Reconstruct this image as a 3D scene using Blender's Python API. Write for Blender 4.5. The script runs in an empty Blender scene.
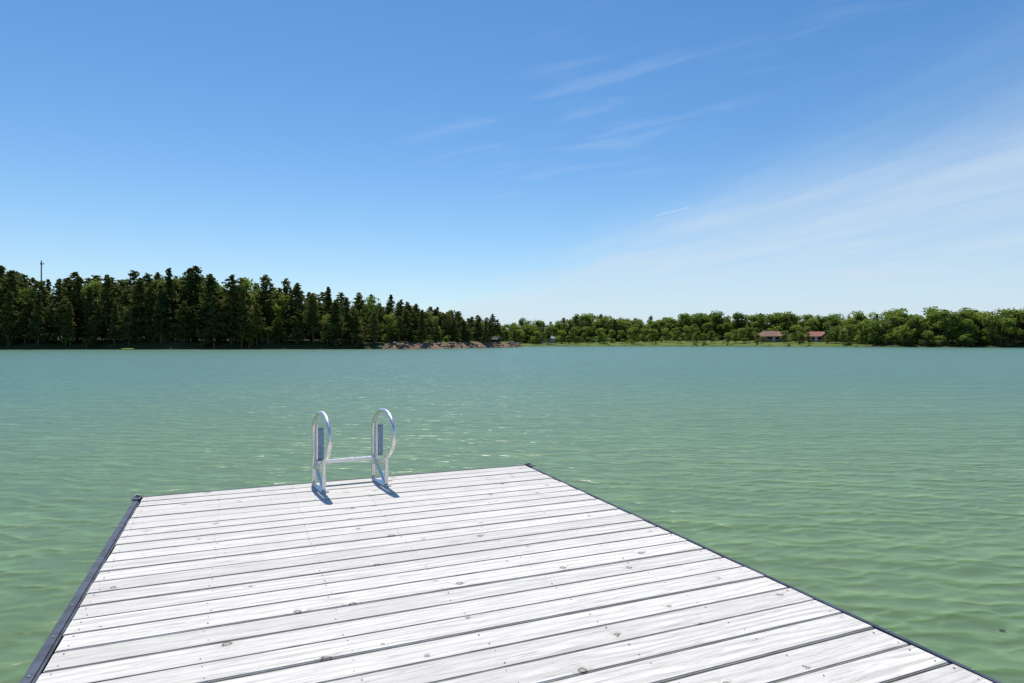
import bpy, bmesh, math, random
import numpy as np
from mathutils import Vector, Matrix
random.seed(7); rng=np.random.default_rng(7)
sc=bpy.context.scene
F=635.0; CAMZ=1.95; DECK=0.45
sc.view_settings.view_transform='Standard'; sc.view_settings.look='None'; sc.view_settings.exposure=0
# ---------------- camera
cam=bpy.data.objects.new("camera",bpy.data.cameras.new("camera")); sc.collection.objects.link(cam)
cam.location=(0,0,CAMZ); cam.rotation_euler=(math.radians(90),0,0)
cam.data.sensor_width=36; cam.data.lens=F/1024*36; cam.data.clip_end=20000; cam.data.clip_start=0.05
sc.camera=cam
# ---------------- helpers
def link(o,parent=None):
    sc.collection.objects.link(o)
    if parent: o.parent=parent
    return o
def empty(name,loc=(0,0,0)):
    e=bpy.data.objects.new(name,None); e.location=loc; e.empty_display_size=0.2; return link(e)
def mesh_obj(name,verts,faces,mat=None,parent=None,smooth=False):
    m=bpy.data.meshes.new(name); m.from_pydata([tuple(v) for v in verts],[],faces); m.update()
    if mat: m.materials.append(mat)
    if smooth: m.polygons.foreach_set('use_smooth',[True]*len(m.polygons))
    return link(bpy.data.objects.new(name,m),parent)
class NT:
    def __init__(s,tree): s.t=tree
    def n(s,typ,**kw):
        nd=s.t.nodes.new(typ)
        for k,v in kw.items(): setattr(nd,k,v)
        return nd
    def l(s,a,b): s.t.links.new(a,b)
    def m(s,op,a,b=None,c=None,clamp=False):
        nd=s.t.nodes.new('ShaderNodeMath'); nd.operation=op; nd.use_clamp=clamp
        for i,v in enumerate((a,b,c)):
            if v is None: continue
            if isinstance(v,(int,float)): nd.inputs[i].default_value=v
            else: s.l(v,nd.inputs[i])
        return nd.outputs[0]
    def mr(s,v,a,b,c=0.0,d=1.0,smooth=True):
        nd=s.t.nodes.new('ShaderNodeMapRange'); nd.interpolation_type='SMOOTHSTEP' if smooth else 'LINEAR'
        s.l(v,nd.inputs[0])
        for i,x in zip((1,2,3,4),(a,b,c,d)): nd.inputs[i].default_value=x
        return nd.outputs[0]
    def mix(s,f,a,b,blend='MIX'):
        nd=s.t.nodes.new('ShaderNodeMix'); nd.data_type='RGBA'; nd.blend_type=blend
        for inp,v in ((nd.inputs[0],f),(nd.inputs[6],a),(nd.inputs[7],b)):
            if isinstance(v,(int,float)): inp.default_value=v
            elif isinstance(v,tuple): inp.default_value=(*v,1) if len(v)==3 else v
            else: s.l(v,inp)
        return nd.outputs[2]
    def comb(s,x,y,z=0.0):
        nd=s.t.nodes.new('ShaderNodeCombineXYZ')
        for i,v in enumerate((x,y,z)):
            if isinstance(v,(int,float)): nd.inputs[i].default_value=v
            else: s.l(v,nd.inputs[i])
        return nd.outputs[0]
    def noise(s,vec,scale=1,detail=3,rough=0.5,dist=0.0):
        nd=s.t.nodes.new('ShaderNodeTexNoise'); s.l(vec,nd.inputs['Vector'])
        nd.inputs['Scale'].default_value=scale; nd.inputs['Detail'].default_value=detail
        nd.inputs['Roughness'].default_value=rough; nd.inputs['Distortion'].default_value=dist
        return nd.outputs[0]
    def mapping(s,vec,scale=(1,1,1),rot=(0,0,0),loc=(0,0,0)):
        nd=s.t.nodes.new('ShaderNodeMapping'); s.l(vec,nd.inputs[0])
        nd.inputs['Location'].default_value=loc; nd.inputs['Rotation'].default_value=rot; nd.inputs['Scale'].default_value=scale
        return nd.outputs[0]
def newmat(name):
    m=bpy.data.materials.new(name); m.use_nodes=True
    t=m.node_tree; b=t.nodes['Principled BSDF']; return m,NT(t),b
def simple(name,col,rough=0.7,metal=0.0,var=0.15,scale=8.0,bump=0.0):
    m,T,b=newmat(name)
    tc=T.n('ShaderNodeTexCoord').outputs['Object']
    n=T.noise(tc,scale,4,0.6)
    f=T.mr(n,0.3,0.7,1-var,1+var)
    c=T.mix(1.0,tuple(col),T.comb(f,f,f),'MULTIPLY')
    T.l(c,b.inputs['Base Color']); b.inputs['Roughness'].default_value=rough; b.inputs['Metallic'].default_value=metal
    if bump:
        bp=T.n('ShaderNodeBump'); bp.inputs['Strength'].default_value=bump; bp.inputs['Distance'].default_value=0.01
        T.l(n,bp.inputs['Height']); T.l(bp.outputs[0],b.inputs['Normal'])
    return m
# ---------------- light
S=Vector((-0.13,0.43,0.89)).normalized()
sl=bpy.data.lights.new("sun","SUN"); sl.energy=4.5; sl.angle=math.radians(0.5); sl.color=(1,0.95,0.88)
so=link(bpy.data.objects.new("sun",sl)); so.rotation_euler=S.to_track_quat('Z','Y').to_euler()
elev=math.asin(S.z); az=math.atan2(S.x,S.y)
w=bpy.data.worlds.new("World"); sc.world=w; w.use_nodes=True
T=NT(w.node_tree); bg=w.node_tree.nodes['Background']
sky=T.n('ShaderNodeTexSky'); sky.sky_type='NISHITA'; sky.sun_disc=False
sky.sun_elevation=elev; sky.sun_rotation=az; sky.air_density=1.0; sky.dust_density=0.2; sky.ozone_density=2.0; sky.altitude=200
d=T.n('ShaderNodeTexCoord').outputs['Generated']
sp=T.n('ShaderNodeSeparateXYZ'); T.l(d,sp.inputs[0])
X,Y,Z=sp.outputs
zc=T.m('MAXIMUM',Z,0.02)
u=T.m('DIVIDE',X,zc); v=T.m('DIVIDE',Y,zc)
wv=T.m('SUBTRACT',T.m('ADD',u,T.m('MULTIPLY',v,0.22)),2.24)
across=T.m('ADD',T.m('MULTIPLY',u,0.977),T.m('MULTIPLY',v,0.215))
along=T.m('SUBTRACT',T.m('MULTIPLY',v,0.977),T.m('MULTIPLY',u,0.215))
n1=T.noise(T.comb(T.m('MULTIPLY',across,0.9),T.m('MULTIPLY',along,0.3),0),1.0,6,0.5,0.5)
n2=T.noise(T.comb(T.m('MULTIPLY',across,3.2),T.m('MULTIPLY',along,0.55),3.0),1.0,5,0.55,0.4)
edge=T.m('ADD',wv,T.m('ADD',T.m('MULTIPLY',T.m('SUBTRACT',n1,0.5),1.0),T.m('MULTIPLY',T.m('SUBTRACT',n2,0.5),0.7)))
mask=T.mr(edge,-0.55,1.35)
dens=T.m('ADD',0.36,T.m('ADD',T.m('MULTIPLY',T.mr(n1,0.3,0.7),0.20),T.m('MULTIPLY',T.mr(n2,0.25,0.75),0.18)))
veil=T.m('MULTIPLY',mask,dens)
wa=T.m('ADD',T.m('MULTIPLY',u,0.80),T.m('MULTIPLY',v,-0.60)); wc=T.m('ADD',T.m('MULTIPLY',u,0.60),T.m('MULTIPLY',v,0.80))
n3=T.noise(T.comb(T.m('MULTIPLY',wa,1.7),T.m('MULTIPLY',wc,5.5),2.7),1.0,3,0.5,0.3)
rg=T.m('MULTIPLY',T.mr(wc,1.5,2.1),T.mr(wc,3.0,4.2,1,0))
rg=T.m('MULTIPLY',rg,T.m('MULTIPLY',T.mr(u,-0.8,-0.3),T.mr(u,0.8,1.6,1,0)))
wisp=T.m('MULTIPLY',T.m('MULTIPLY',T.mr(n3,0.50,0.74),rg),0.11)
tu=T.m('SUBTRACT',u,1.11); tv=T.m('SUBTRACT',v,5.12)
tl=T.m('SUBTRACT',T.m('MULTIPLY',tu,0.464),T.m('MULTIPLY',tv,0.886))
ta=T.m('ABSOLUTE',T.m('ADD',T.m('MULTIPLY',tu,0.886),T.m('MULTIPLY',tv,0.464)))
ct=T.m('MULTIPLY',T.mr(ta,0.002,0.016,1,0),T.m('MULTIPLY',T.mr(tl,0.0,0.15),T.mr(tl,0.40,0.48,1,0)))
ct=T.m('MULTIPLY',ct,0.4)
hz=T.m('MULTIPLY',T.m('POWER',T.m('SUBTRACT',1.0,T.m('MAXIMUM',Z,0.0),clamp=True),7.0),0.62)
hs=T.n('ShaderNodeHueSaturation'); hs.inputs['Saturation'].default_value=1.29; hs.inputs['Value'].default_value=1.28
T.l(sky.outputs[0],hs.inputs['Color'])
c=T.mix(hz,hs.outputs[0],(4.0,6.1,8.5))
c=T.mix(veil,c,(6.4,7.6,8.8)); c=T.mix(wisp,c,(7.0,7.9,8.9)); c=T.mix(ct,c,(8.5,8.8,9))
T.l(c,bg.inputs['Color']); bg.inputs['Strength'].default_value=0.1
# ---------------- terrain
lake=np.array([(560,-60),(470,60),(300,145),(161,196),(112,232),(85,246),(55,252),(20,256),(-15,262),(-60,275),(-110,300),(-200,330),
(-210,295),(-120,264),(-45,243),(-8,230),(1,222),(3,212),(-3,200),(-11,190),(-18,177),(-26,166),(-34,160),(-60,160),(-92,157),(-125,153),(-200,142),(-330,118),(-450,-60),(-300,-160),(0,-130),(300,-160)],float)
def sdf(P):
    P=np.asarray(P,float); n=len(lake); dmin=np.full(len(P),1e18); inside=np.zeros(len(P),bool)
    for i in range(n):
        a=lake[i]; b=lake[(i+1)%n]; ab=b-a
        t=np.clip(((P-a)@ab)/(ab@ab),0,1); q=P-a-t[:,None]*ab
        dmin=np.minimum(dmin,(q**2).sum(1))
        c=((a[1]>P[:,1])!=(b[1]>P[:,1])); 
        with np.errstate(divide='ignore',invalid='ignore'):
            xi=(b[0]-a[0])*(P[:,1]-a[1])/(b[1]-a[1])+a[0]
        inside^=c&(P[:,0]<xi)
    d=np.sqrt(dmin); return np.where(inside,-d,d)
def height(P):
    P=np.asarray(P,float); wob=1.6*np.sin(P[:,0]*0.21+1.3*np.sin(P[:,1]*0.13))+0.9*np.sin(P[:,0]*0.53+P[:,1]*0.37)
    d=sdf(P)+wob*0.7
    pen=(P[:,1]<262-0.15*np.abs(P[:,0]+60))&(P[:,0]<8)|(P[:,0]<-100)
    bank=np.where(pen,1.8,0.55); slope=np.where(pen,0.02,0.045)
    dp=np.maximum(d,0)
    h=bank*(1-np.exp(-dp/1.3))+slope*np.minimum(dp,110)+0.006*np.minimum(np.maximum(dp-110,0),900)
    h+=np.where(d>3,0.25*np.sin(P[:,0]*0.06)*np.cos(P[:,1]*0.08),0)
    return np.where(d<0,np.maximum(-3,d*0.35),h)
def gh(x,y): return float(height(np.array([[x,y]]))[0])
xs=np.concatenate([[-9000,-4000,-2000,-1000,-650,-480,-380],np.arange(-320,-150,8),np.arange(-150,290,2.2),np.arange(290,480,8),[560,700,1000,2000,4000,9000]])
ys=np.concatenate([[-9000,-3000,-1000,-400,-250],np.arange(-180,-100,10),[-60,0,50,90],np.arange(110,150,4),np.arange(150,300,2.0),np.arange(300,420,8),[460,560,700,1000,2000,4000,9000]])
GX,GY=np.meshgrid(xs,ys); P=np.stack([GX.ravel(),GY.ravel()],1); H=height(P)
V=np.column_stack([P,H]); nx=len(xs)
idx=np.arange(len(V)).reshape(len(ys),nx)
Q=np.stack([idx[:-1,:-1].ravel(),idx[:-1,1:].ravel(),idx[1:,1:].ravel(),idx[1:,:-1].ravel()],1)
gm,T,b=newmat("ground_mat")
tc=T.n('ShaderNodeNewGeometry').outputs['Position']
spg=T.n('ShaderNodeSeparateXYZ'); T.l(tc,spg.inputs[0])
na=T.noise(tc,0.08,5,0.6); nb=T.noise(tc,0.9,5,0.65); ncl=T.noise(tc,0.25,3,0.6)
grass=T.mix(T.mr(na,0.35,0.65),(0.095,0.150,0.026),(0.175,0.205,0.055))
grass=T.mix(T.mr(nb,0.35,0.7),grass,(0.09,0.135,0.028))
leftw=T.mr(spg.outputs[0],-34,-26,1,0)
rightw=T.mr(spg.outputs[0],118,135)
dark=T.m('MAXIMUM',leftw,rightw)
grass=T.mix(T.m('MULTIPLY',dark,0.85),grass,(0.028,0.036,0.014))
soil=T.mix(T.mr(nb,0.35,0.65),(0.13,0.075,0.045),(0.30,0.20,0.13))
pen=T.m('MULTIPLY',T.mr(spg.outputs[0],-36,-30),T.m('MULTIPLY',T.mr(spg.outputs[0],4,10,1,0),T.mr(spg.outputs[1],236,242,1,0)))
soil=T.mix(T.m('MULTIPLY',T.m('SUBTRACT',1.0,pen),0.8),soil,(0.06,0.055,0.028))
hh=T.m('ADD',spg.outputs[2],T.m('ADD',T.m('MULTIPLY',T.m('SUBTRACT',nb,0.5),1.0),T.m('MULTIPLY',T.m('SUBTRACT',ncl,0.5),3.0)))
thr=T.m('ADD',0.12,T.m('MULTIPLY',pen,1.5))
f=T.m('GREATER_THAN',hh,thr)
T.l(T.mix(f,soil,grass),b.inputs['Base Color']); b.inputs['Roughness'].default_value=0.95; b.inputs['Specular IOR Level'].default_value=0.1
g=mesh_obj("ground",V.tolist(),Q.tolist(),gm,smooth=True)
# ---------------- water: short wind-wave trains with wandering phase
wm,T,b=newmat("lake_water")
pos=T.n('ShaderNodeNewGeometry').outputs['Position']
sw=T.n('ShaderNodeSeparateXYZ'); T.l(pos,sw.inputs[0]); PX,PY=sw.outputs[0],sw.outputs[1]
cd=T.n('ShaderNodeVectorMath',operation='LENGTH'); T.l(pos,cd.inputs[0]); dist=cd.outputs['Value']
def train(lam,deg,ns,pw,seed,amn=0.25):
    k=2*math.pi/lam; a=math.radians(deg)
    ph=T.m('ADD',T.m('MULTIPLY',PX,k*math.sin(a)),T.m('MULTIPLY',PY,k*math.cos(a)))
    nn=T.noise(T.mapping(pos,(1,1.3,1),(0,0,0),(seed*7.3,seed*3.1,seed)),ns,2,0.5)
    s_=T.m('MULTIPLY_ADD',T.m('SINE',T.m('ADD',ph,T.m('MULTIPLY',nn,pw))),0.5,0.5)
    am=T.mr(T.noise(T.mapping(pos,(1,1.2,1),(0,0,0),(seed*3.3,seed*9.1,seed)),ns*1.3,2,0.5),0.35,0.62,amn,1.0)
    return T.m('MULTIPLY',T.m('POWER',s_,1.7),am)
t1=train(0.27,13,1.7,15,1); t2=train(0.165,-16,2.9,13,2); t3=train(0.50,4,0.9,15,3); t4=train(1.4,-3,0.35,13,4)
h=T.m('ADD',T.m('ADD',T.m('MULTIPLY',t1,0.0150),T.m('MULTIPLY',t2,0.0075)),T.m('ADD',T.m('MULTIPLY',t3,0.022),T.m('MULTIPLY',t4,0.030)))
bp=T.n('ShaderNodeBump'); bp.inputs['Distance'].default_value=1.0; bp.inputs['Strength'].default_value=1.0
T.l(h,bp.inputs['Height']); T.l(bp.outputs[0],b.inputs['Normal'])
patch=T.noise(T.mapping(pos,(0.3,1.6,1)),0.09,4,0.55)
c1=T.mix(T.mr(patch,0.35,0.65),(0.126,0.208,0.086),(0.142,0.224,0.094))
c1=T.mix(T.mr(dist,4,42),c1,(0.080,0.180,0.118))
# ripple light and shade put into the base colour: crests lighter, troughs darker
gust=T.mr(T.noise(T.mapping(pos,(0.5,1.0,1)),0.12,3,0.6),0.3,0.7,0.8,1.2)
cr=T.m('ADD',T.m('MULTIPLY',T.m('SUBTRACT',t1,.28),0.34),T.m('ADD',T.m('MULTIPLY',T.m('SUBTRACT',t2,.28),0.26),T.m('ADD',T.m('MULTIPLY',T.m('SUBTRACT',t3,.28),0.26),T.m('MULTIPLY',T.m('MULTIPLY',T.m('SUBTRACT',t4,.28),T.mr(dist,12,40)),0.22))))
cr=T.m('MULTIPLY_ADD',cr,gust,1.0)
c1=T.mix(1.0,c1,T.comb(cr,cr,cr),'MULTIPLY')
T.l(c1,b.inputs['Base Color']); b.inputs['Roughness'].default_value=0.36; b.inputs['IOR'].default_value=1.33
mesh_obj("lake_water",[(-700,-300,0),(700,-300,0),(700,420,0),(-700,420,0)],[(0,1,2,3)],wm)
# ---------------- foliage
def leafmat(name,c1,c2,c3,trans=0.3):
    m=bpy.data.materials.new(name); m.use_nodes=True; t=m.node_tree; t.nodes.clear(); T=NT(t)
    out=T.n('ShaderNodeOutputMaterial'); oi=T.n('ShaderNodeObjectInfo')
    tc=T.n('ShaderNodeTexCoord').outputs['Object']
    n=T.noise(tc,0.6,3,0.6)
    c=T.mix(oi.outputs['Random'],c1,c2); c=T.mix(T.mr(n,0.42,0.68),c,c3)
    ds=T.n('ShaderNodeBsdfDiffuse'); tr=T.n('ShaderNodeBsdfTranslucent'); mx=T.n('ShaderNodeMixShader')
    T.l(c,ds.inputs[0]); T.l(c,tr.inputs[0]); mx.inputs[0].default_value=trans
    T.l(ds.outputs[0],mx.inputs[1]); T.l(tr.outputs[0],mx.inputs[2]); T.l(mx.outputs[0],out.inputs[0]); return m
pineM=leafmat("pine_foliage",(0.060,0.090,0.028),(0.155,0.162,0.044),(0.165,0.182,0.055),0.38)
decM=leafmat("leaf_foliage",(0.095,0.170,0.034),(0.28,0.34,0.064),(0.28,0.35,0.078),0.48)
barkM=simple("bark",(0.13,0.09,0.065),0.9,0,0.3,3)
def leafquads(C,size,up=0.9):
    n=len(C); nr=rng.normal(size=(n,3)); nr/=np.linalg.norm(nr,axis=1)[:,None]; nr[:,2]=np.abs(nr[:,2])+up
    nr/=np.linalg.norm(nr,axis=1)[:,None]
    a=rng.normal(size=(n,3)); a-=(a*nr).sum(1)[:,None]*nr; a/=np.linalg.norm(a,axis=1)[:,None]
    b=np.cross(nr,a)
    s=size*rng.uniform(0.55,1.3,n)[:,None]
    a=a*s; b=b*s*0.75
    return np.stack([C-a,C-b,C+a*0.8,C+b],1).reshape(-1,3)
def limb(vs,fs,p,q,r0,r1,n=6):
    p=Vector(p);q=Vector(q); dd=(q-p).normalized(); s=dd.orthogonal().normalized(); t=dd.cross(s); k=len(vs)
    for c,r in ((p,r0),(q,r1)):
        for i in range(n):
            a=2*math.pi*i/n; vs.append(tuple(c+s*math.cos(a)*r+t*math.sin(a)*r))
    for i in range(n): fs.append((k+i,k+(i+1)%n,k+n+(i+1)%n,k+n+i))
def treemesh(name,C,size,limbs,mat,up=0.6):
    vs=[];fs=[]
    for l in limbs: limb(vs,fs,*l)
    nb=len(fs); L=leafquads(np.array(C),size,up); k=len(vs); nq=len(C)
    fs+= [(k+4*i,k+4*i+1,k+4*i+2,k+4*i+3) for i in range(nq)]
    m=bpy.data.meshes.new(name); m.from_pydata(vs+L.tolist(),[],fs); m.materials.append(barkM); m.materials.append(mat)
    mi=np.ones(len(fs),int); mi[:nb]=0; m.polygons.foreach_set('material_index',mi); m.update(); return m
def gs(s): return max(-1.5*s,min(1.5*s,random.gauss(0,s)))
def conifer(i,Hh=15.0,R=3.0,base=0.12,dens=1.0,power=0.75):
    C=[];limbs=[((0,0,-0.5),(0.1,0,Hh*0.5),0.24,0.14),((0.1,0,Hh*0.5),(0,0.1,Hh*0.97),0.14,0.03)]
    nb=int(66*dens); lop=random.uniform(0,6.28)
    for k in range(nb):
        f=base+(1-base)*((k+random.random())/nb)**0.92
        a=k*2.4+random.uniform(-.6,.6)
        r=R*((1-f*0.98)**power)*random.uniform(0.5,1.25)*(1+0.2*math.cos(a-lop))+0.12
        z0=f*Hh*0.98; rise=random.uniform(-0.1,0.4)*r
        e=(math.cos(a)*r,math.sin(a)*r,z0+rise)
        if k%3==0: limbs.append(((0,0,z0),e,0.05,0.015,4))
        n=int(10+r*11)
        for j in range(n):
            t=random.random()**0.6; sg=0.12+0.15*r
            C.append((e[0]*t+gs(sg),e[1]*t+gs(sg),z0+rise*t+gs(sg*0.6)))
    return treemesh("conifer_%d"%i,C,0.32,limbs,pineM,0.5)
def decid(i,Hh=12.0,R=4.0,low=0.1,nl=17,mat=None,leaf=0.36,n_each=85):
    C=[];limbs=[((0,0,-0.5),(0.15,0,Hh*0.45),0.26,0.16)]
    for k in range(nl):
        f=random.uniform(low+0.08,0.88); prof=math.sin(math.pi*min(1,(f-low)/(1-low)*0.8+0.17))**0.6
        a=k*2.4+random.uniform(-.6,.6); rr=R*prof*random.uniform(0.35,0.8)
        c=np.array([math.cos(a)*rr,math.sin(a)*rr,f*Hh]); lr=R*random.uniform(0.28,0.46)
        limbs.append(((0.1,0,Hh*min(0.45,f*0.6)),tuple(c),0.10,0.03,5))
        dv=rng.normal(size=(n_each,3)); dv/=np.linalg.norm(dv,axis=1)[:,None]
        rad=lr*(rng.uniform(0.45,1.0,n_each)**0.5)*rng.uniform(0.85,1.12,n_each)
        pts=c+dv*rad[:,None]*np.array([1,1,0.78]); C+=pts.tolist()
    dv=np.clip(rng.normal(size=(n_each,3)),-1.4,1.4)*np.array([R*.24,R*.24,Hh*.05]); C+=(np.array([0,0,Hh*0.88])+dv).tolist()
    return treemesh("decid_%d"%i,C,leaf,limbs,mat or decM,0.6)
CON=[conifer(0,R=3.4),conifer(1,R=2.9,power=.7),conifer(2,R=3.9,base=.18,dens=.9,power=.6),conifer(3,R=2.5,power=.9),conifer(4,R=3.4,power=.6,base=.08),conifer(5,R=3.2,base=.25,dens=.8,power=.55)]
DEC=[decid(0),decid(1,R=3.6),decid(2,R=4.8,nl=20),decid(3,R=4.0,low=.05),decid(4,R=4.4,nl=15)]
PDEC=[decid(i+20,R=r,mat=pineM) for i,r in enumerate((4.0,4.6))]
SHR=[decid(5,Hh=3,R=1.7,low=0.0,nl=8,leaf=.22,n_each=60),decid(6,Hh=2.4,R=1.8,low=0.0,nl=8,leaf=.2,n_each=60)]
PSHR=[decid(25,Hh=3,R=1.7,low=0.0,nl=8,leaf=.22,n_each=60,mat=pineM)]
def inst(me,parent,x,y,s,sz=None,name="tree"):
    o=bpy.data.objects.new(name,me); o.location=(x,y,gh(x,y)-0.15); sz=sz or s
    o.scale=(s,s,sz); o.rotation_euler=(random.uniform(-.04,.04),random.uniform(-.04,.04),random.uniform(0,6.28)); link(o,parent)
def jitgrid(x0,x1,y0,y1,step):
    out=[]
    y=y0
    while y<y1:
        x=x0
        while x<x1:
            out.append((x+random.uniform(-.45,.45)*step,y+random.uniform(-.45,.45)*step)); x+=step
        y+=step
    P=np.array(out); return P,sdf(P)
pf=empty("pine_forest")
hx=[-260,-170,-140,-125,-108,-95,-84,-76,-68,-60,-50,-42,-34,-26,-18,-8,3]
hy=[18,19.8,20.2,19.8,18.8,19.2,20.0,20.0,19.2,16.8,15.2,14.0,13.0,11.2,10.0,9.6,7.2]
P,D=jitgrid(-240,4,118,262,4.0)
for (x,y),d in zip(P,D):
    pdv=2.6 if x>-38 else 0.4
    if d<pdv or d>30: continue
    px=512+F*x/y
    hb=float(np.interp(x*160/max(y,160) if x<-40 else x,hx,hy))
    if px<-170: continue
    hgt=hb*random.choice([random.uniform(0.52,0.80),random.uniform(0.74,0.92),random.uniform(0.86,1.05)])
    if d<6: hgt*=random.uniform(0.45,0.95)
    if (-84<x<-62 and d>12 and random.random()<0.6) or random.random()<0.18:
        s=hgt/12.0*0.93; inst(random.choice(DEC+PDEC*2),pf,x,y,s*random.uniform(.6,.8),s)
    else:
        s=hgt/15.0; inst(random.choice(CON),pf,x,y,s*random.uniform(.95,1.3)*(1.2 if s<.7 else 1),s)
for k in range(900):
    x=random.uniform(-170,2); y=random.uniform(145,232); d=float(sdf(np.array([[x,y]]))[0])
    if x<-36 and 0.2<d<8: inst(random.choice(SHR+PSHR*4),pf,x,y,random.uniform(.6,1.6),name="shrub")
    elif x>=-36 and 1.6<d<12 and random.random()<.8: inst(random.choice(SHR+PSHR),pf,x,y,random.uniform(.3,.9),name="shrub")
ff=empty("deciduous_forest")
hx2=[-60,0,10,40,80,110,130,150,180,230,330]; hy2=[10,10.0,10.8,12.0,13.4,13.4,12.2,13.2,14.4,14.4,14]
def lawn_depth(px): return float(np.interp(px,[500,540,560,700,800,850,870,1100],[8,16,28,38,40,26,2,1]))
P,D=jitgrid(-70,330,150,345,4.4)
for (x,y),d in zip(P,D):
    if y<8 or (x<12 and y<250): continue
    px=512+F*x/y
    if px>1200 or px<450: continue
    ld=lawn_depth(px)
    if d<ld or d>ld+28: continue
    cl=0.94+0.09*math.sin(x*0.17+2.1*math.sin(x*0.05))
    hgt=float(np.interp(x,hx2,hy2))*cl*random.uniform(0.66,1.08)*(random.uniform(.5,.9) if d<ld+6 else 1)
    if random.random()<0.10: s=hgt/15.0; inst(random.choice(CON),ff,x,y,s*1.3,s)
    else: s=hgt/12.0; inst(random.choice(DEC),ff,x,y,s*random.uniform(.85,1.2),s)
for k in range(2200):
    x=random.uniform(8,250); y=random.uniform(165,300); d=float(sdf(np.array([[x,y]]))[0])
    px=512+F*x/y; ld=lawn_depth(px)
    if px>1100 or not 0.1<d<ld+7: continue
    if px<862:
        if d<3 and random.random()<.55: inst(random.choice(SHR+PSHR),ff,x,y,random.uniform(.15,.4),name="shrub")
        elif d>ld-4: inst(random.choice(SHR),ff,x,y,random.uniform(.7,1.3),name="shrub")
        elif random.random()<.10: inst(random.choice(SHR),ff,x,y,random.uniform(.3,.7),name="shrub")
    elif d<7: inst(random.choice(SHR+PSHR),ff,x,y,random.uniform(.6,1.5),name="shrub")
for px,dd,hg in [(536,8,6),(548,10,7.6),(561,18,6),(575,14,8),(588,24,7.5),(600,9,7),(612,22,6),(622,14,6),(634,10,7.4),(645,24,6),(653,8,6.4),(666,22,6.5),(678,14,5.5),(690,26,7),(697,20,6.5),(705,10,4.5),(711,16,5.2),(728,9,5),(735,16,6),(743,13,6.6),(749,22,6.5),(757,14,4.6),(763,12,3.2),(784,14,5.4),(796,20,7.6),(801,10,4.2),(808,12,4.4),(828,12,5.4),(836,12,7),(843,6,5.5),(851,12,7.5),(862,8,8.4),(872,10,8)]:
    z=255.0
    for _ in range(12):
        x=(px-512)/F*z; z+=(dd-float(sdf(np.array([[x,z]]))[0]))*0.8
    x=(px-512)/F*z; s=hg/12.0; o=bpy.data.objects.new("deciduous_tree",random.choice(DEC)); o.location=(x,z,gh(x,z)-.1); o.scale=(s*1.1,s*1.1,s); o.rotation_euler=(0,0,random.uniform(0,6)); link(o)
# ---------------- buildings
def boxv(x0,x1,y0,y1,z0,z1):
    return [(x0,y0,z0),(x1,y0,z0),(x1,y1,z0),(x0,y1,z0),(x0,y0,z1),(x1,y0,z1),(x1,y1,z1),(x0,y1,z1)]
BF=[(0,3,2,1),(4,5,6,7),(0,1,5,4),(1,2,6,5),(2,3,7,6),(3,0,4,7)]
def box(name,par,x0,x1,y0,y1,z0,z1,mat): return mesh_obj(name,boxv(x0,x1,y0,y1,z0,z1),BF,mat,par)
glass=simple("window_glass",(0.03,0.04,0.05),0.1,0,0.1); trim=simple("white_trim",(0.6,0.6,0.58),0.6)
def house(name,px,z,W,Dp,Hw,Hr,wallc,roofc,rot=0,wing=True):
    x=(px-512)/F*z; e=empty(name,(x,z,gh(x,z)-0.1)); e.rotation_euler=(0,0,rot)
    wm_=simple(name+"_wall",wallc,0.85,0,0.15,3); rm=simple(name+"_roof",roofc,0.85,0,0.2,3)
    box("walls",e,-W/2,W/2,-Dp/2,Dp/2,-1,Hw,wm_)
    o=0.5
    mesh_obj("roof",[(-W/2-o,-Dp/2-o,Hw-.1),(W/2+o,-Dp/2-o,Hw-.1),(W/2+o,Dp/2+o,Hw-.1),(-W/2-o,Dp/2+o,Hw-.1),(-W/2+Dp*.2,0,Hw+Hr),(W/2-Dp*.2,0,Hw+Hr)],
        [(0,1,5,4),(2,3,4,5),(1,2,5),(3,0,4),(0,3,2,1)],rm,e)
    if wing:
        box("wing_walls",e,W*.12,W*.42,-Dp/2-2.5,-Dp/2-.01,-1,Hw-.02,wm_); 
        mesh_obj("wing_roof",[(W*.12-.4,-Dp/2-2.9,Hw-.05),(W*.42+.4,-Dp/2-2.9,Hw-.05),(W*.42+.4,0,Hw-.05),(W*.12-.4,0,Hw-.05),(W*.27,-Dp/2-2.9,Hw+Hr*.75),(W*.27,0,Hw+Hr*.75)],
            [(0,1,4),(1,2,5,4),(3,0,4,5),(2,3,5)],rm,e)
    k=0
    for fx in (-.42,-.3,-.06,.05):
        k+=1; box("window_%d"%k,e,W*fx,W*fx+1.2,-Dp/2-.05,-Dp/2-.003,1.0,2.1,glass); box("window_sill_%d"%k,e,W*fx-.1,W*fx+1.3,-Dp/2-.1,-Dp/2-.004,.85,.99,trim)
    box("door",e,-W*.16,-W*.16+1.0,-Dp/2-.06,-Dp/2-.003,0.1,2.1,trim)
    box("chimney",e,-W*.3,-W*.3+.9,.3,1.1,Hw,Hw+Hr+.6,wm_)
    return e
house("brick_house",771,268,10.5,7,2.5,2.1,(0.36,0.19,0.13),(0.26,0.14,0.10),0.25)
house("brick_house.001",817,258,8,6.5,2.4,1.9,(0.36,0.13,0.09),(0.30,0.12,0.085),-0.3)
house("white_house",546,280,8,6,2.0,1.2,(0.5,0.5,0.48),(0.22,0.22,0.23),0,False)
house("tan_house",714,290,7,6,1.9,1.4,(0.36,0.26,0.19),(0.18,0.12,0.10),0.2,False)
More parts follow.
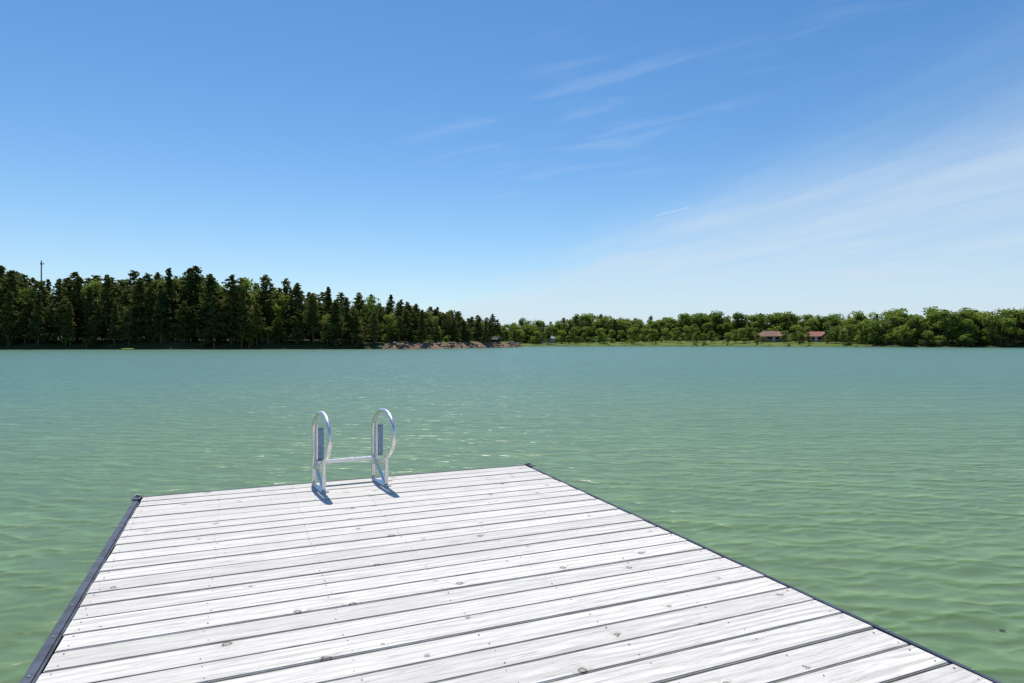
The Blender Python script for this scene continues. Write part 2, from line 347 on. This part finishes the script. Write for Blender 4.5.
# boathouse at the point
e=empty("boathouse",(-6.5,203,0)); e.rotation_euler=(0,0,-.3); e.scale=(.85,.85,.8)
bm_=simple("blue_siding",(0.07,0.10,0.16),0.8); rf=simple("dark_roof",(0.05,0.05,0.06),0.9); wd=simple("weathered_post",(0.16,0.14,0.12),0.9)
k=0
for px_ in (-2.4,0,2.4):
    for py_ in (-2,2):
        k+=1; box("post_%d"%k,e,px_-.1,px_+.1,py_-.1,py_+.1,-1.5,3.2,wd)
box("deck",e,-2.9,2.9,-2.6,2.6,.45,.6,wd); box("upper_wall",e,-2.3,0.9,-1.9,1.9,.62,2.9,bm_)
box("door",e,-1.3,-.4,-1.97,-1.905,.62,2.5,glass)
mesh_obj("roof",[(-3,-2.6,3.15),(3,-2.6,3.15),(3,2.6,3.15),(-3,2.6,3.15),(-3,0,4.3),(3,0,4.3)],[(0,1,5,4),(2,3,4,5),(1,2,5),(3,0,4),(0,3,2,1)],rf,e)
# shore rocks along the point
rk=simple("bank_rock",(0.21,0.16,0.12),0.95,0,0.4,2); vs=[];fs=[]
sh=[(-34,160),(-26,166),(-18,177),(-11,190),(-3,200),(3,212)]
for k in range(150):
    q=random.random()*(len(sh)-1); i0=int(q); f=q-i0; x=sh[i0][0]*(1-f)+sh[i0+1][0]*f+random.gauss(.3,.8); y=sh[i0][1]*(1-f)+sh[i0+1][1]*f+random.gauss(.5,.8)
    r=random.uniform(.2,.75); z=max(0,gh(x,y)); bm=bmesh.new(); bmesh.ops.create_icosphere(bm,subdivisions=1,radius=r); n0=len(vs)
    for v_ in bm.verts:
        j=random.uniform(.75,1.2); vs.append((x+v_.co.x*j*1.2,y+v_.co.y*j,z+v_.co.z*j*.7))
    for fc in bm.faces: fs.append(tuple(n0+v_.index for v_ in fc.verts))
    bm.free()
mesh_obj("shore_rocks",vs,fs,rk)
# utility pole
e=empty("utility_pole",(-126,170,gh(-126,170))); vs=[];fs=[]
limb(vs,fs,(0,0,-1),(0,0,21.6),.2,.14,8); mesh_obj("pole",vs,fs,wd,e); box("crossarm",e,-.5,.5,.15,.3,20.6,20.8,wd)
for i,q in enumerate((-.4,0.4)): box("insulator_%d"%i,e,q-.07,q+.07,.16,.29,20.81,21.0,wd)
# kayak
ky=simple("yellow_plastic",(0.45,0.50,0.04),0.4); e=empty("kayak",(-89,147,0))
vs=[];fs=[];N=13;M=10
for i in range(N):
    t=i/(N-1)*2-1; wv_=0.36*(1-abs(t)**2.4)+.01; 
    for j in range(M):
        a=2*math.pi*j/M; vs.append((t*1.5,math.cos(a)*wv_,.12+math.sin(a)*(.2*(1-abs(t)**3)+.02)+.12*t*t))
for i in range(N-1):
    for j in range(M): fs.append((i*M+j,i*M+(j+1)%M,(i+1)*M+(j+1)%M,(i+1)*M+j))
mesh_obj("hull",vs,fs,ky,e,True); box("seat_back",e,-.5,-.42,-.2,.2,.3,.6,rf)
# ---------------- dock
A=Vector((-3.559,6.125,0)); B=Vector((0.158,7.713,0)); E=(B-A).normalized(); N_=Vector((E.y,-E.x,0))
dl=Vector((.4028,-.9153,0)); dr=Vector((.370,-.929,0))
dock=empty("wooden_dock")
wmt,T,b=newmat("weathered_boards")
oi=T.n('ShaderNodeObjectInfo').outputs['Random']; tc=T.n('ShaderNodeTexCoord').outputs['Object']
off=T.comb(T.m('MULTIPLY',oi,97.0),T.m('MULTIPLY',oi,53.0),T.m('MULTIPLY',oi,31.0))
va=T.n('ShaderNodeVectorMath',operation='ADD'); T.l(tc,va.inputs[0]); T.l(off,va.inputs[1]); co=va.outputs[0]
vo=T.n('ShaderNodeTexVoronoi'); vo.voronoi_dimensions='2D'; vo.inputs['Scale'].default_value=2.3; T.l(T.mapping(co,(0.9,1,1)),vo.inputs['Vector'])
spc=T.n('ShaderNodeSeparateColor'); T.l(vo.outputs['Color'],spc.inputs[0])
kr=T.m('MULTIPLY_ADD',spc.outputs[1],0.034,0.014)
kon=T.m('GREATER_THAN',spc.outputs[0],0.40)
ragged=T.noise(T.mapping(co,(30,60,1)),1.0,3,0.6)
kd=T.m('MULTIPLY',T.m('DIVIDE',vo.outputs['Distance'],kr),T.m('MULTIPLY_ADD',ragged,1.6,0.2))
knot=T.m('MULTIPLY',T.mr(kd,0.5,1.1,1,0),kon)
kcore=T.m('MULTIPLY',T.m('MULTIPLY',T.mr(kd,0.55,0.8),T.mr(kd,0.9,1.2,1,0)),kon)
kring=T.m('MULTIPLY',T.mr(kd,0.8,3.4,1,0),kon)
s2=T.n('ShaderNodeSeparateXYZ'); T.l(co,s2.inputs[0])
lowd=T.noise(T.mapping(co,(0.7,5,1)),1.0,2,0.5)
gy=T.m('ADD',T.m('MULTIPLY',s2.outputs[1],48.0),T.m('ADD',T.m('MULTIPLY',lowd,9.0),T.m('MULTIPLY',kring,2.2)))
fib0=T.noise(T.mapping(co,(4,40,1)),1.0,3,0.6)
band=T.m('MULTIPLY_ADD',T.m('SINE',T.m('ADD',T.m('MULTIPLY',gy,2.2),T.m('MULTIPLY',fib0,3.0))),0.5,0.5)
band=T.m('POWER',band,2.5)
fib=T.noise(T.mapping(co,(5,110,1)),1.0,4,0.7)
blot=T.noise(T.mapping(co,(1.2,4,1)),1.5,4,0.6)
base=T.mix(T.mr(blot,0.3,0.7),(0.66,0.625,0.57),(0.82,0.79,0.73))
br=T.m('MULTIPLY_ADD',T.m('FRACT',T.m('MULTIPLY',oi,7.31)),0.16,0.90)
base=T.mix(1.0,base,T.comb(br,br,br),'MULTIPLY')
c=T.mix(T.m('MULTIPLY',band,T.m('MULTIPLY',T.mr(blot,0.30,0.70),0.60)),base,(0.36,0.32,0.275))
c=T.mix(T.m('MULTIPLY',T.mr(fib,0.46,0.74),0.78),c,(0.34,0.31,0.27))
c=T.mix(T.m('MULTIPLY',kring,0.20),c,(0.34,0.28,0.22))
c=T.mix(T.m('MULTIPLY',knot,0.5),c,(0.25,0.19,0.14)); c=T.mix(T.m('MULTIPLY',kcore,0.85),c,(0.07,0.05,0.035))
st=T.noise(T.mapping(co,(2.0,16,1)),1.3,5,0.7); c=T.mix(T.m('MULTIPLY',T.mr(st,0.60,0.71),0.5),c,(0.24,0.21,0.18))
s3=T.n('ShaderNodeSeparateXYZ'); T.l(tc,s3.inputs[0])
ed=T.mr(T.m('ADD',T.m('ABSOLUTE',s3.outputs[1]),T.m('MULTIPLY',T.m('SUBTRACT',fib0,.5),.02)),.082,.094)
c=T.mix(T.m('MULTIPLY',ed,.45),c,(0.22,0.19,0.16))
T.l(c,b.inputs['Base Color']); b.inputs['Roughness'].default_value=0.85; b.inputs['Specular IOR Level'].default_value=0.2
bp=T.n('ShaderNodeBump'); bp.inputs['Strength'].default_value=0.8; bp.inputs['Distance'].default_value=0.004
T.l(T.m('SUBTRACT',T.m('MULTIPLY',fib,-1.0),T.m('MULTIPLY',band,0.5)),bp.inputs['Height']); T.l(bp.outputs[0],b.inputs['Normal'])
BW=0.186; t=0.0; i=0; ang=math.atan2(E.y,E.x); nails=[]
cosl=dl.dot(N_); cosr=dr.dot(N_)
while t<9.2:
    wdt=BW+random.uniform(-.003,.002); t0=t; t1_=t+wdt
    def pts(tt): return A+dl*(tt/cosl), B+dr*(tt/cosr)
    tm=(t0+t1_)/2; a,b_=pts(tm); cen=(a+b_)/2; Ln=(b_-a).length
    jl=random.uniform(-.008,.004); jr=random.uniform(-.004,.008)
    bm=bmesh.new(); bmesh.ops.create_cube(bm,size=1)
    for vv in bm.verts:
        sx=vv.co.x; vv.co.y*=wdt; vv.co.z*=0.036
        skew=(dl.dot(E)/cosl if sx<0 else dr.dot(E)/cosr)*(-vv.co.y)
        vv.co.x=(-Ln/2+jl if sx<0 else Ln/2+jr)+skew
    bmesh.ops.bevel(bm,geom=bm.edges[:],offset=0.005,segments=2,affect='EDGES')
    me=bpy.data.meshes.new("board"); bm.to_mesh(me); bm.free(); me.materials.append(wmt)
    o=bpy.data.objects.new("board_%02d"%i,me); zz=DECK-.018+random.uniform(-.003,.001)
    o.location=(cen.x,cen.y,zz); o.rotation_euler=(random.uniform(-.012,.012),random.uniform(-.0006,.0006),ang+random.uniform(-.0012,.0012)); link(o,dock)
    for f in (0.012,0.17,0.335,0.5,0.665,0.83,0.988):
        for q in (-.055,.055):
            if random.random()<.06: continue
            p=cen+E*((f-.5)*Ln+random.uniform(-.014,.014))-N_*(q+random.uniform(-.010,.010)); nails.append((p.x,p.y,DECK+.0008))
    t=t1_+random.uniform(.006,.014); i+=1
TL=t
vs=[];fs=[]
for p in nails:
    k=len(vs); r=random.uniform(.003,.0058)
    for j in range(8): vs.append((p[0]+math.cos(j*.785)*r,p[1]+math.sin(j*.785)*r,p[2]+.0008))
    fs.append(tuple(range(k,k+8)))
mesh_obj("deck_screws",vs,fs,simple("rusty_screw",(0.16,0.13,0.11),0.7,0.2),dock)
def bar(name,p,q,wid,z0,z1,mat,par=dock,bev=0.004):
    p=Vector(p);q=Vector(q); dd=(q-p).normalized(); s=Vector((dd.y,-dd.x,0)); h=wid/2
    bm=bmesh.new(); vv=[bm.verts.new((r.x,r.y,z)) for z in (z0,z1) for r in (p+s*h,q+s*h,q-s*h,p-s*h)]
    for f in BF: bm.faces.new([vv[k] for k in f])
    bmesh.ops.recalc_face_normals(bm,faces=bm.faces[:])
    if bev: bmesh.ops.bevel(bm,geom=bm.edges[:],offset=bev,segments=2,affect='EDGES')
    me=bpy.data.meshes.new(name); bm.to_mesh(me); bm.free(); me.materials.append(mat); return link(bpy.data.objects.new(name,me),par)
rub=simple("dark_vinyl_bumper",(0.045,0.055,0.080),0.5,0,0.5,9,0.4); blk=simple("black_float",(0.02,0.02,0.022),0.6); jo=simple("joist_timber",(0.06,0.055,0.045),0.9)
stl=simple("galvanized_steel",(0.30,0.31,0.33),0.5,0.7,0.3,20); fas=simple("weathered_fascia",(0.26,0.24,0.22),0.9,0,0.3,5)
AL=A+dl*(TL/cosl); BR=B+dr*(TL/cosr)
ol=-Vector((-dl.y,dl.x,0)); ol=ol if ol.dot(E)<0 else -ol
orr=Vector((-dr.y,dr.x,0)); orr=orr if orr.dot(E)>0 else -orr
bar("left_bumper",A+ol*.045-dl*.03,AL+ol*.045,.062,DECK-.11,DECK-.004,rub,bev=.012)
bar("right_bumper",B+orr*.032-dr*.02,BR+orr*.032,.044,DECK-.11,DECK-.004,rub,bev=.01)
bar("front_bumper",A-N_*.028-E*.03,B-N_*.028+E*.03,.04,DECK-.11,DECK-.003,rub,bev=.008)
bar("left_fascia",A-ol*.03+N_*.05,AL-ol*.03,.04,DECK-.26,DECK-.045,fas); bar("right_fascia",B-orr*.03+N_*.05,BR-orr*.03,.04,DECK-.26,DECK-.045,fas)
bar("front_fascia",A+N_*.03+E*.07,B+N_*.03-E*.07,.04,DECK-.26,DECK-.045,fas)
for k,f in enumerate((.17,.335,.5,.665,.83)):
    bar("joist_%d"%k,A.lerp(B,f)+N_*.06,AL.lerp(BR,f),.04,DECK-.2,DECK-.042,jo,bev=0)
for k in range(4):
    tt=.3+k*2.3
    bar("float_%d"%k,A.lerp(B,.06)+N_*(tt+.9),A.lerp(B,.94)+N_*(tt+.9),1.7,-.25,DECK-.21,blk,bev=.04)
vs=[];fs=[]
def bolt(p,z,r=.011,hh=.008):
    k=len(vs)
    for zz in (z,z+hh):
        for j in range(6): vs.append((p.x+math.cos(j*1.047)*r,p.y+math.sin(j*1.047)*r,zz))
    fs.append(tuple(range(k+6,k+12)))
    for j in range(6): fs.append((k+j,k+(j+1)%6,k+6+(j+1)%6,k+6+j))
for k in range(22):
    bolt(A+ol*.045+dl*(.2+k*.42),DECK-.005,.006,.005); bolt(B+orr*.032+dr*(.15+k*.42),DECK-.005,.006,.005)
for k in range(9): bolt(A.lerp(B,(k+.5)/9)-N_*.025,DECK-.007,.007)
mesh_obj("bumper_bolts",vs,fs,stl,dock)
for nm,c0,o_,s_ in (("corner_bracket_1",A,ol,1),("corner_bracket_2",B,orr,-1)):
    bar(nm,c0+o_*.05-N_*.045,c0+o_*.05+N_*.12,.075,DECK+.0,DECK+.008,rub,bev=.002)
    bar(nm+"_cap",c0+o_*.045-N_*.03,c0+o_*.045+N_*.03,.045,DECK+.010,DECK+.03,stl,bev=.01)
# ---------------- ladder
lad=empty("dock_ladder")
alu,T,b=newmat("brushed_aluminium"); tc=T.n('ShaderNodeTexCoord').outputs['Object']
n=T.noise(T.mapping(tc,(30,30,6)),1,4,.6); b.inputs['Metallic'].default_value=0.8
T.l(T.mix(n,(0.62,0.61,0.60),(0.82,0.81,0.79)),b.inputs['Base Color']); T.l(T.mr(n,.3,.7,.22,.45),b.inputs['Roughness'])
pla=simple("sky_tinted_aluminium",(0.17,0.25,0.36),0.35,0.5,0.25,20)  # blue of the reflected sky put into the blades' base colour
def tube(name,pts,r,mat,par,n=12,sub=6):
    P=[Vector(p) for p in pts]; C=[]
    for i in range(len(P)-1):
        p0=P[max(i-1,0)];p1=P[i];p2=P[i+1];p3=P[min(i+2,len(P)-1)]
        for k in range(sub):
            t=k/sub; C.append(.5*((2*p1)+(p2-p0)*t+(2*p0-5*p1+4*p2-p3)*t*t+(3*p1-p0-3*p2+p3)*t**3))
    C.append(P[-1]); vs=[];fs=[]; s=None
    for i,c in enumerate(C):
        tg=(C[min(i+1,len(C)-1)]-C[max(i-1,0)]).normalized()
        s=tg.orthogonal().normalized() if s is None else (s-tg*s.dot(tg)).normalized(); q=tg.cross(s)
        for j in range(n):
            a=2*math.pi*j/n; vs.append(c+s*math.cos(a)*r+q*math.sin(a)*r)
    for i in range(len(C)-1):
        for j in range(n): fs.append((i*n+j,i*n+(j+1)%n,(i+1)*n+(j+1)%n,(i+1)*n+j))
    fs.append(tuple(range(n))[::-1]); fs.append(tuple(range((len(C)-1)*n,len(C)*n)))
    return mesh_obj(name,vs,fs,mat,par,True)
SD=Vector((.50,-.866,0)); PD=Vector((.866,.50,0))
L0=Vector((-2.085,6.70,0)); R0=Vector((-1.515,6.97,0))
def LP(o,s,h,p=0): v=o+SD*s+PD*p; return (v.x,v.y,DECK+h)
def XY(o,s,p=0): v=o+SD*s+PD*p; return (v.x,v.y,0)
for nm,o in (("left",L0),("right",R0)):
    tube(nm+"_hand_rail",[LP(o,-.02,.02),LP(o,-.02,.3),LP(o,-.02,.56),LP(o,.05,.67),LP(o,.18,.75),LP(o,.34,.775),LP(o,.50,.745),LP(o,.62,.65),LP(o,.65,.52),LP(o,.6,.42),LP(o,.48,.33),LP(o,.30,.25),LP(o,.12,.20),LP(o,.03,.18)],.023,alu,lad)
    bar(nm+"_stile",XY(o,-.045),XY(o,.03),.03,-.9,DECK+.015,alu,lad,.003)
    bar(nm+"_blade",XY(o,.03,.03),XY(o,.03,.09),.012,DECK+.25,DECK+.59,pla,lad,.003)
    bar(nm+"_blade_edge",XY(o,.03,.012),XY(o,.03,.028),.03,DECK+.19,DECK+.62,alu,lad,.002)
    tube(nm+"_strut",[LP(o,.10,.20),LP(o,.2,.12),LP(o,.40,.01)],.018,alu,lad)
    tube(nm+"_strut_back",[LP(o,.42,.30),LP(o,.42,.15),LP(o,.42,.01)],.018,alu,lad)
    bar(nm+"_foot_plate",XY(o,.07),XY(o,.46),.085,DECK+.003,DECK+.010,alu,lad,.002)
for k,h in enumerate((.235,-.25,-.55,-.85)):
    bar("step_%d"%k,XY(L0,.06),XY(R0,.06),.07,DECK+h-.017,DECK+h+.017,alu,lad,.005)
lx,ly=490/F*4.27,4.27
mesh_obj("floating_leaf",[(lx-.02,ly,.006),(lx-.01,ly+.014,.010),(lx+.016,ly+.008,.01),(lx+.026,ly-.005,.014),(lx+.006,ly-.012,.007)],[(0,4,3,2,1)],simple("dead_leaf",(0.05,0.03,0.02),.8))
